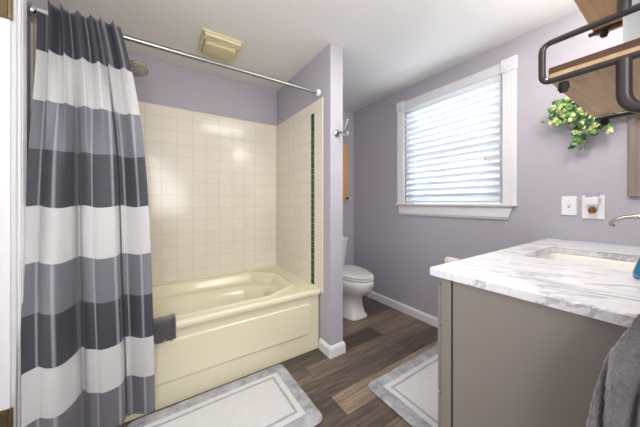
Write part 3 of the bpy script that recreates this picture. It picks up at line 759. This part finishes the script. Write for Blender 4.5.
ct = thing('countertop', 'white marble countertop with grey veins and a rectangular sink cutout', 'countertop', (1.48, 0.25, 0.868))
SX0, SX1, SY0, SY1 = 1.335, 1.745, 0.075, 0.425
def rrect(x0, x1, y0, y1, r, n=6):
    out = []
    for cx, cy, a0 in ((x1-r, y1-r, 0), (x0+r, y1-r, PI/2), (x0+r, y0+r, PI), (x1-r, y0+r, 1.5*PI)):
        for k in range(n+1): a = a0+PI/2*k/n; out.append((cx+r*math.cos(a), cy+r*math.sin(a)))
    return out
bm = bmesh.new()
outer = rrect(0.823, VX1, YR+0.001, 0.530, 0.004, 3); inner = rrect(SX0, SX1, SY0, SY1, 0.03, 6)
def ringv(pts, z): return [bm.verts.new((x, y, z)) for x, y in pts]
def shrink(pts, d_, c): return [(x-math.copysign(d_, x-c[0]), y-math.copysign(d_, y-c[1])) for x, y in pts]
oc = ((0.823+VX1)/2, 0.245); ic = ((SX0+SX1)/2, (SY0+SY1)/2)
levels = [(0.868, 0.0), (0.892, 0.0), (0.896, 0.004)]
ov = [ringv(shrink(outer, d_, oc), z) for z, d_ in levels]; iv = [ringv(shrink(inner, -d_, ic), z) for z, d_ in levels]
for R_ in (ov, iv):
    for a, b in zip(R_, R_[1:]):
        for i in range(len(a)): bm.faces.new((a[i], a[(i+1) % len(a)], b[(i+1) % len(a)], b[i]))
for lv in (0, -1):
    es = []
    for R_ in (ov[lv], iv[lv]):
        for i in range(len(R_)):
            e = bm.edges.get((R_[i], R_[(i+1) % len(R_)])); es.append(e)
    bmesh.ops.triangle_fill(bm, use_beauty=True, use_dissolve=False, edges=es)
at(ct, 'slab', bm, M['marble'])
sk = thing('sink', 'white rectangular undermount sink set in the marble top', 'sink', (1.54, 0.25, 0.74))
bm = bmesh.new(); rr = []
for e, z, r in ((0.016, 0.867, 0.04), (-0.004, 0.867, 0.03), (0.002, 0.862, 0.03), (0.010, 0.80, 0.04), (0.03, 0.745, 0.06), (0.08, 0.732, 0.08)):
    rr.append([(x, y, z) for x, y in rrect(SX0-e if e == 0.016 else SX0+e, SX1+e if e == 0.016 else SX1-e, SY0-e if e == 0.016 else SY0+e, SY1+e if e == 0.016 else SY1-e, r)])
loft(bm, rr, (False, True))
o = at(sk, 'basin', bm, M['sinkwhite'], True, 60); md = o.modifiers.new('thickness', 'SOLIDIFY'); md.thickness = 0.006; md.offset = -1
bm = bmesh.new(); lathe(bm, [(0, 0), (0.022, 0), (0.022, 0.003), (0.014, 0.004), (0.012, 0.001), (0, 0.001)], (1.54, 0.25, 0.7335), (0, 0, 1), 24); at(sk, 'drain', bm, M['nickel'], True, 35)

fc = thing('faucet', 'brushed nickel arched faucet at the back of the sink', 'faucet', (1.54, 0.02, 0.896))
bm = bmesh.new(); lathe(bm, [(0, 0), (0.027, 0), (0.026, 0.006), (0.019, 0.012), (0.017, 0.10), (0.018, 0.13), (0.012, 0.142), (0, 0.144)], (1.54, 0.02, 0.896), (0, 0, 1), 28); at(fc, 'body', bm, M['nickel'], True, 40)
bm = bmesh.new()
pts = [(0.025, 1.015), (0.055, 1.05), (0.09, 1.068), (0.125, 1.074), (0.155, 1.070), (0.178, 1.058), (0.192, 1.044)]
rings = []
for k, (y, z) in enumerate(pts):
    f = k/(len(pts)-1); a, b = 0.014+0.004*f, 0.011-0.004*f
    p0 = Vector(pts[max(k-1, 0)]); p1 = Vector(pts[min(k+1, len(pts)-1)]); t = (p1-p0).normalized(); nrm = Vector((-t.y, t.x))
    rings.append([(1.54+a*math.cos(q), y+nrm.x*b*math.sin(q), z+nrm.y*b*math.sin(q)) for q in [2*PI*i/16 for i in range(16)]])
loft(bm, rings); at(fc, 'spout', bm, M['nickel'], True, 50)
bm = bmesh.new(); lathe(bm, [(0.009, 0), (0.009, 0.008), (0, 0.008)], (1.54, 0.187, 1.041), (0, 0.25, -0.97), 16); at(fc, 'aerator', bm, M['nickel'], True, 40)
bm = bmesh.new(); tube(bm, [(1.54, 0.02, 1.038), (1.54, 0.005, 1.06), (1.54, -0.02, 1.085)], [0.008, 0.007, 0.006], 12); at(fc, 'lever', bm, M['nickel'], True)

bt = thing('soap_bottle', 'blue glass soap bottle on the marble top at the picture edge', 'bottle', (1.24, 0.068, 0.896))
bm = bmesh.new(); lathe(bm, [(0, 0), (0.038, 0), (0.042, 0.004), (0.041, 0.02), (0.022, 0.085), (0.016, 0.10), (0.014, 0.112), (0.012, 0.118), (0, 0.118)], (1.24, 0.068, 0.896), (0, 0, 1), 32); at(bt, 'bottle_body', bm, M['blue'], True, 50)
bm = bmesh.new(); tube(bm, round_path([(1.24, 0.068, 1.013), (1.24, 0.068, 1.045), (1.215, 0.042, 1.045)], 0.01), 0.005, 10); lathe(bm, [(0.014, 0), (0.014, 0.012), (0, 0.013)], (1.24, 0.068, 1.0135), (0, 0, 1), 18); at(bt, 'pump', bm, M['nickel'], True, 50)

# towel on an arm of the right wall
ta = thing('towel_bar', 'metal towel arm holding the charcoal hand towel', 'towel bar', (0.77, YR, 0.88))
bm = bmesh.new(); lathe(bm, [(0, 0), (0.02, 0), (0.02, 0.006), (0.01, 0.01), (0, 0.01)], (0.738, YR, 0.905), (0, 1, 0), 20); tube(bm, [(0.738, YR+0.008, 0.905), (0.738, 0.050, 0.905)], 0.006, 12); at(ta, 'arm', bm, M['nickel'], True, 40)
tw = thing('hand_towel', 'charcoal grey fluffy hand towel hanging beside the vanity', 'towel', (0.765, 0.03, 0.88))
bm = bmesh.new(); rings = []; NT = 96; NZ = 90
for j in range(NZ+1):
    f = j/NZ; z = 0.935-0.64*f
    open_ = min(1, (f*6)**0.5) if f < 1/6 else 1
    TY = ((0.94, 0.060), (0.905, 0.070), (0.885, 0.078), (0.8425, 0.094), (0.784, 0.106), (0.65, 0.124), (0.25, 0.140))
    yl = 0.070
    for (za, ya), (zb_, yb_) in zip(TY, TY[1:]):
        if zb_ <= z <= za: yl = yb_+(ya-yb_)*(z-zb_)/(za-zb_)
    yr = -0.030
    cy, hy = (yl+yr)/2, (yl-yr)/2; hx = (0.010+0.030*sm(0, 0.2, f)+0.008*f)*max(open_, 0.15)
    hy *= 0.86+0.14*open_
    r = []
    for k in range(NT):
        a = 2*PI*k/NT; c, s = math.cos(a), math.sin(a)
        x = hx*math.copysign(abs(c)**0.8, c); y = hy*math.copysign(abs(s)**0.8, s)
        fold = 0.034*math.sin(y*90+1.0+1.2*f)*sm(0.02, 0.30, f)+0.006*math.sin(y*190+f*3)*sm(0.0, 0.2, f)
        x += math.copysign(fold, c) if abs(c) > 0.1 else 0
        nz = 0.0028*noise.noise(Vector((x*150+9*c, y*150, z*150)))
        r.append((0.738+x+nz*c, cy+y+nz*s, z-0.006*(abs(y)/hy)**2*(1-f)))
    rings.append(r)
loft(bm, rings); at(tw, 'terry_cloth', bm, M['towel'], True)
# fibres standing out of the terry cloth
bm = bmesh.new()
for q in range(5200):
    j = random.randint(1, NZ-2); k = random.randrange(NT)
    p = Vector(rings[j][k]); nrm = Vector((p.x-0.738, (p.y-0.05)*0.5, 0.0)).normalized()
    if p.x > 0.80: continue
    p = p-nrm*0.001+Vector((0, random.uniform(-0.002, 0.002), random.uniform(-0.003, 0.003)))
    dd = (nrm+Vector((random.uniform(-.7, .7), random.uniform(-.7, .7), random.uniform(-.9, .5)))).normalized(); l = random.uniform(0.003, 0.0065)
    sd = dd.cross(Vector((random.random(), random.random(), random.random()))).normalized()*0.00035
    a, b, c = bm.verts.new(p-sd), bm.verts.new(p+sd), bm.verts.new(p+dd*l); bm.faces.new((a, b, c))
fz = at(tw, 'terry_pile', bm, M['towel']); fz['kind'] = 'stuff'

# toilet paper on the window wall
tp = thing('toilet_paper_holder', 'small toilet paper holder with white roll on the wall past the counter', 'toilet paper holder', (XW, 1.115, 0.620))
for y in (1.045, 1.185):
    bm = bmesh.new(); lathe(bm, [(0, 0), (0.022, 0), (0.020, 0.008), (0.009, 0.012), (0.009, 0.066), (0.012, 0.072), (0, 0.074)], (XW, y, 0.620), (-1, 0, 0), 18)
    at(tp, 'bracket', bm, M['nickel'], True, 40)
bm = bmesh.new(); tube(bm, [(XW-0.066, 1.045, 0.620), (XW-0.066, 1.185, 0.620)], 0.008, 12); at(tp, 'roller', bm, M['chrome'], True)
bm = bmesh.new(); lathe(bm, [(0.02, 0.0), (0.046, 0.0), (0.048, 0.003), (0.048, 0.097), (0.046, 0.10), (0.02, 0.10), (0.02, 0.0)], (XW-0.066, 1.065, 0.620), (0, 1, 0), 32); at(tp, 'paper_roll', bm, M['paper'], True, 40)

# ------------------------------------------------------------------ switch and outlet
sw = thing('light_switch', 'white light switch plate on the wall above the counter', 'light switch', (XW, 0.431, 1.105))
bm = bmesh.new(); box(bm, XW-0.006, XW, 0.397, 0.465, 1.048, 1.165, 0.003, 2); at(sw, 'switch_plate', bm, M['plate'])
bm = bmesh.new(); box(bm, XW-0.0065, XW-0.005, 0.425, 0.437, 1.095, 1.119); at(sw, 'toggle_slot', bm, M['fan_dark'])
bm = bmesh.new(); loft(bm, [[(XW-0.006, 0.427, 1.098), (XW-0.006, 0.435, 1.098), (XW-0.006, 0.435, 1.112), (XW-0.006, 0.427, 1.112)], [(XW-0.017, 0.428, 1.112), (XW-0.017, 0.434, 1.112), (XW-0.015, 0.434, 1.121), (XW-0.015, 0.428, 1.121)]]); at(sw, 'toggle', bm, M['plate'])
for z in (1.075, 1.138):
    bm = bmesh.new(); lathe(bm, [(0.003, 0), (0.002, 0.0014), (0, 0.0014)], (XW-0.006, 0.431, z), (-1, 0, 0), 10); at(sw, 'screw', bm, M['nickel'])
ol = thing('wall_outlet', 'wide white outlet plate right of the light switch', 'outlet', (XW, 0.330, 1.10))
bm = bmesh.new(); box(bm, XW-0.007, XW, 0.284, 0.376, 1.032, 1.168, 0.003, 2); at(ol, 'outlet_plate', bm, M['plate'])
bm = bmesh.new(); box(bm, XW-0.009, XW-0.006, 0.312, 0.348, 1.045, 1.155, 0.003, 2); at(ol, 'receptacle', bm, M['plate'])
af = thing('plug_in_air_freshener', 'white plug-in air freshener with amber oil bulb on the outlet', 'air freshener', (XW-0.009, 0.33, 1.12))
bm = bmesh.new(); loft(bm, [[(XW-x, y, z) for (x, y) in ((0.009, 0.330-w_), (0.009, 0.330+w_), (0.009+t, 0.330+w_*0.85), (0.009+t, 0.330-w_*0.85))] for z, w_, t in ((1.104, 0.024, 0.020), (1.118, 0.026, 0.030), (1.150, 0.030, 0.032), (1.156, 0.031, 0.030))]); at(af, 'warmer_body', bm, M['plate'])
bm = bmesh.new(); loft(bm, [superring(XW-0.026, 0.330, 0.015, w_, z, 3, 28) for z, w_ in ((1.1565, 0.026), (1.170, 0.029), (1.182, 0.031))], (True, False)); at(af, 'vent_cup', bm, M['clear'], True)
bm = bmesh.new(); lathe(bm, [(0, 0), (0.010, 0.001), (0.017, 0.010), (0.018, 0.022), (0.011, 0.034), (0.008, 0.040), (0, 0.040)], (XW-0.029, 0.330, 1.0635), (0, 0, 1), 24); at(af, 'oil_bulb', bm, M['amber'], True)

# ------------------------------------------------------------------ ivy
iv_ = thing('ivy_spray', 'trailing green and cream variegated ivy hung on the wall behind the shelf', 'plant', (XW-0.03, 0.36, 1.70))
paths = [[(2.10, 0.28, 1.74), (2.06, 0.36, 1.72), (2.05, 0.44, 1.66), (2.06, 0.50, 1.62)], [(2.10, 0.32, 1.74), (2.05, 0.40, 1.70), (2.05, 0.46, 1.66)],
         [(2.10, 0.28, 1.72), (2.05, 0.33, 1.63), (2.06, 0.375, 1.55), (2.08, 0.40, 1.47)], [(2.10, 0.28, 1.70), (2.06, 0.25, 1.67), (2.07, 0.205, 1.64), (2.08, 0.185, 1.63)], [(2.10, 0.30, 1.68), (2.05, 0.25, 1.65), (2.06, 0.215, 1.625)],
         [(2.10, 0.28, 1.70), (2.04, 0.31, 1.66), (2.05, 0.30, 1.58), (2.06, 0.29, 1.55)], [(2.10, 0.32, 1.73), (2.04, 0.40, 1.72), (2.05, 0.46, 1.71), (2.06, 0.50, 1.66)], [(2.10, 0.31, 1.72), (2.03, 0.36, 1.66), (2.04, 0.41, 1.60)]]
bm = bmesh.new()
for p in paths: tube(bm, round_path(p, 0.04, 5), 0.0022, 6)
at(iv_, 'stems', bm, M['stem'], True)
bmL = bmesh.new()
shape = [(0, 0), (0.30, 0.10), (0.62, 0.02), (0.50, 0.36), (0.60, 0.62), (0.30, 0.66), (0, 1.05), (-0.30, 0.66), (-0.60, 0.62), (-0.50, 0.36), (-0.62, 0.02), (-0.30, 0.10)]
def leaf(p, size, mi):
    nrm = Vector((-1, random.uniform(-.6, .6), random.uniform(-.5, .7))).normalized()
    dn = Vector((random.uniform(-.3, .1), random.uniform(-1.0, 1.0), random.uniform(-1, 0.4))); t = (dn-nrm*dn.dot(nrm)).normalized(); s_ = nrm.cross(t)
    c = bmL.verts.new(p+t*size*0.45+nrm*size*0.12)
    vs = [bmL.verts.new(p+s_*a*size+t*b*size-nrm*size*0.14*abs(a)*2) for a, b in shape]
    for i in range(len(vs)):
        f = bmL.faces.new((c, vs[i], vs[(i+1) % len(vs)])); f.material_index = mi; f.smooth = False
for pi_, p in enumerate(paths):
    pp = round_path(p, 0.04, 5)
    for q in range(46):
        t = random.random()**0.8*(len(pp)-1); i = min(int(t), len(pp)-2); c = pp[i].lerp(pp[i+1], t-i)
        c = c+Vector((random.uniform(-.025, .012), random.uniform(-.035, .035), random.uniform(-.03, .03))); c.x = min(c.x, 2.095)
        low = c.z < 1.56
        mi = random.choices((0, 1, 2), (0.2, 0.35, 0.45) if low else (0.42, 0.33, 0.25))[0]
        leaf(c, random.uniform(0.019, 0.034)*(1.15 if low else 1), mi)
bmesh.ops.translate(bmL, vec=-Vector(iv_.location), verts=bmL.verts)
for v_ in bmL.verts: v_.co.x = min(v_.co.x, 0.027)
me = bpy.data.meshes.new('leaves'); bmL.to_mesh(me); bmL.free(); link('leaves', me, iv_, [M['leaf1'], M['leaf2'], M['leaf3']])
bm = bmesh.new(); lathe(bm, [(0.008, 0), (0.008, 0.002), (0.002, 0.003), (0.002, 0.03), (0, 0.03)], (XW, 0.31, 1.745), (-1, 0, 0), 10); at(iv_, 'wall_nail', bm, M['nickel'])

# grey wood framed mirror on the window wall, at the picture edge
mr = thing('wall_mirror', 'weathered grey wood mirror frame on the wall at the picture edge', 'mirror', (XW, 0.08, 1.5))
bm = bmesh.new()
my0, my1, mz0, mz1 = YR+0.004, 0.203, 1.157, 1.87
box(bm, XW-0.020, XW, my1-0.055, my1, mz0, mz1, 0.003, 1); box(bm, XW-0.020, XW, my0, my0+0.055, mz0, mz1, 0.003, 1)
box(bm, XW-0.020, XW, my0+0.055, my1-0.055, mz0, mz0+0.055, 0.003, 1); box(bm, XW-0.020, XW, my0+0.055, my1-0.055, mz1-0.055, mz1, 0.003, 1)
at(mr, 'frame', bm, M['greywood'])
bm = bmesh.new(); box(bm, XW-0.012, XW-0.004, my0+0.05, my1-0.05, mz0+0.05, mz1-0.05); at(mr, 'mirror_glass', bm, M['mirror'])

# ------------------------------------------------------------------ shelves on the right wall
def shelf(label, xn, xf, zb, yf, up_tube, inset=0.0):
    t = thing('wall_shelf', label, 'shelf', ((xn+xf)/2, YR, zb), 'wood and black pipe wall shelves')
    th = 0.026
    bm = bmesh.new(); box(bm, xn+0.012, xf-0.010, YR+0.012, yf, zb, zb+th, 0.003, 2)
    me_ = bm
    # the near edge keeps a rough dark bark band
    box(bm, xn+0.0105, xn+0.0125, YR+0.014, yf-0.003, zb+th*0.5, zb+th-0.001, 0, 1, mi=1)
    at(t, 'board', bm, [M['shelfwood'], M['shelfedge']])
    r = 0.0060
    for x, nm, outward in ((xn, 'near', -1), (xf-inset, 'far', 1)):
        bm = bmesh.new()
        zl = zb-0.006
        tube(bm, round_path([(x, YR+0.004, zl), (x, yf+0.006, zl), (x, yf+0.006, zl+0.078), (x, YR+0.004, zl+0.078)] if outward < 0 else [(x, YR+0.004, zl), (x, yf+(0.008 if inset else -0.004), zl)], 0.016, 6), r, 14)
        e = at(t, 'guard_rail' if outward < 0 else 'support_rail', bm, M['black'], True, 50)
        bm = bmesh.new()
        tube(bm, round_path([(x, 0.068, zl-0.002), (x, 0.068, zl-0.092), (x, YR+0.004, zl-0.092)], 0.035, 8), 0.0095, 16)
        lathe(bm, [(0, 0), (0.022, 0), (0.022, 0.004), (0.010, 0.007), (0, 0.007)], (x, YR+0.001, zl-0.092), (0, 1, 0), 20)
        at(t, 'bracket_arm', bm, M['black'], True, 50)
        # board screws under the rail
        for y in (yf-0.024, ):
            bm = bmesh.new(); xx = x+0.012*(-outward); lathe(bm, [(0, -0.006), (0.0075, -0.006), (0.009, 0.003), (0.009, 0.007), (0.0065, 0.010), (0.0065, 0.013), (0, 0.013)], (xx, y, zl-0.012), (0, 0, -1), 8)
            at(t, 'knob', bm, M['rubber'])
        bm = bmesh.new(); bmesh.ops.create_uvsphere(bm, u_segments=12, v_segments=8, radius=0.0032, matrix=Matrix.Translation((x+0.004*outward, yf-0.002, zl+0.004))); o = at(t, 'screw_tip', bm, M['chrome'], True)
        o['label'] = 'bright steel screw tip'
    if up_tube:
        bm = bmesh.new(); tube(bm, [(xn, 0.068, zb+0.072), (xn, 0.068, zb+0.235)], 0.0085, 16); at(t, 'riser_tube', bm, M['black'], True, 50)
    return t
shelf('lower wooden wall shelf with black pipe guard rail, in front of the ivy', 0.668, 1.092, 1.381, 0.170, True)
shelf('upper wooden wall shelf with black pipe supports at the top picture edge', 0.70, 1.125, 1.630, 0.168, False, 0.05)
cn = thing('storage_canister', 'white square canister standing on the lower wooden shelf', 'canister', (0.80, 0.02, 1.402))
bm = bmesh.new(); box(bm, 0.745, 0.845, -0.022, 0.078, 1.408, 1.546, 0.006, 3); at(cn, 'canister_body', bm, M['canister'])
bm = bmesh.new(); box(bm, 0.742, 0.848, -0.025, 0.081, 1.5465, 1.566, 0.005, 3); at(cn, 'canister_lid', bm, M['canister'])

# vanity light above the sink, on the right wall (outside the frame)
vl = thing('vanity_light', 'three globe vanity light on the wall above the sink', 'lamp', (1.5, YR, 2.02))
bm = bmesh.new(); box(bm, 1.25, 1.75, YR, YR+0.03, 1.97, 2.05, 0.006, 2); at(vl, 'backplate', bm, M['nickel'])
for x in (1.33, 1.5, 1.67):
    bm = bmesh.new(); bmesh.ops.create_uvsphere(bm, u_segments=20, v_segments=14, radius=0.045, matrix=Matrix.Translation((x, YR+0.076, 2.01))); at(vl, 'globe', bm, M['globe'], True)
for x in (1.33, 1.67):
    l = bpy.data.lights.new('vanity_bulb', 'POINT'); l.energy = VANITY_POWER; l.color = (1, 0.95, 0.9); l.shadow_soft_size = 0.05
    o = bpy.data.objects.new('vanity_bulb', l); COL.objects.link(o); o.parent = vl; o.location = (x-1.5, 0.15, 0.0)

# ------------------------------------------------------------------ pieces that belong to a part go one level deeper
def nest(root, host, names):
    h = next(c for c in root.children if c.name.split('.')[0] == host)
    for c in list(root.children):
        if c.name.split('.')[0] in names: c.parent = h
nest(wc, 'cloth', ('hem',)); nest(bl, 'pull_cord', ('cord_tassel',)); nest(fc, 'spout', ('aerator',)); nest(fc, 'body', ('lever',))
nest(hk, 'prongs', ('ball_tip',)); nest(sh, 'spray_head', ('nozzles',)); nest(sw, 'switch_plate', ('toggle', 'toggle_slot', 'screw'))
nest(ol, 'outlet_plate', ('receptacle',)); nest(to, 'tank', ('flush_handle',)); nest(to, 'seat', ('seat_hinge',)); nest(fn, 'grille', ('slot',))
nest(va, 'side_panel', ('panel_groove',)); nest(sk, 'basin', ('drain',)); nest(tw, 'terry_cloth', ('terry_pile',))
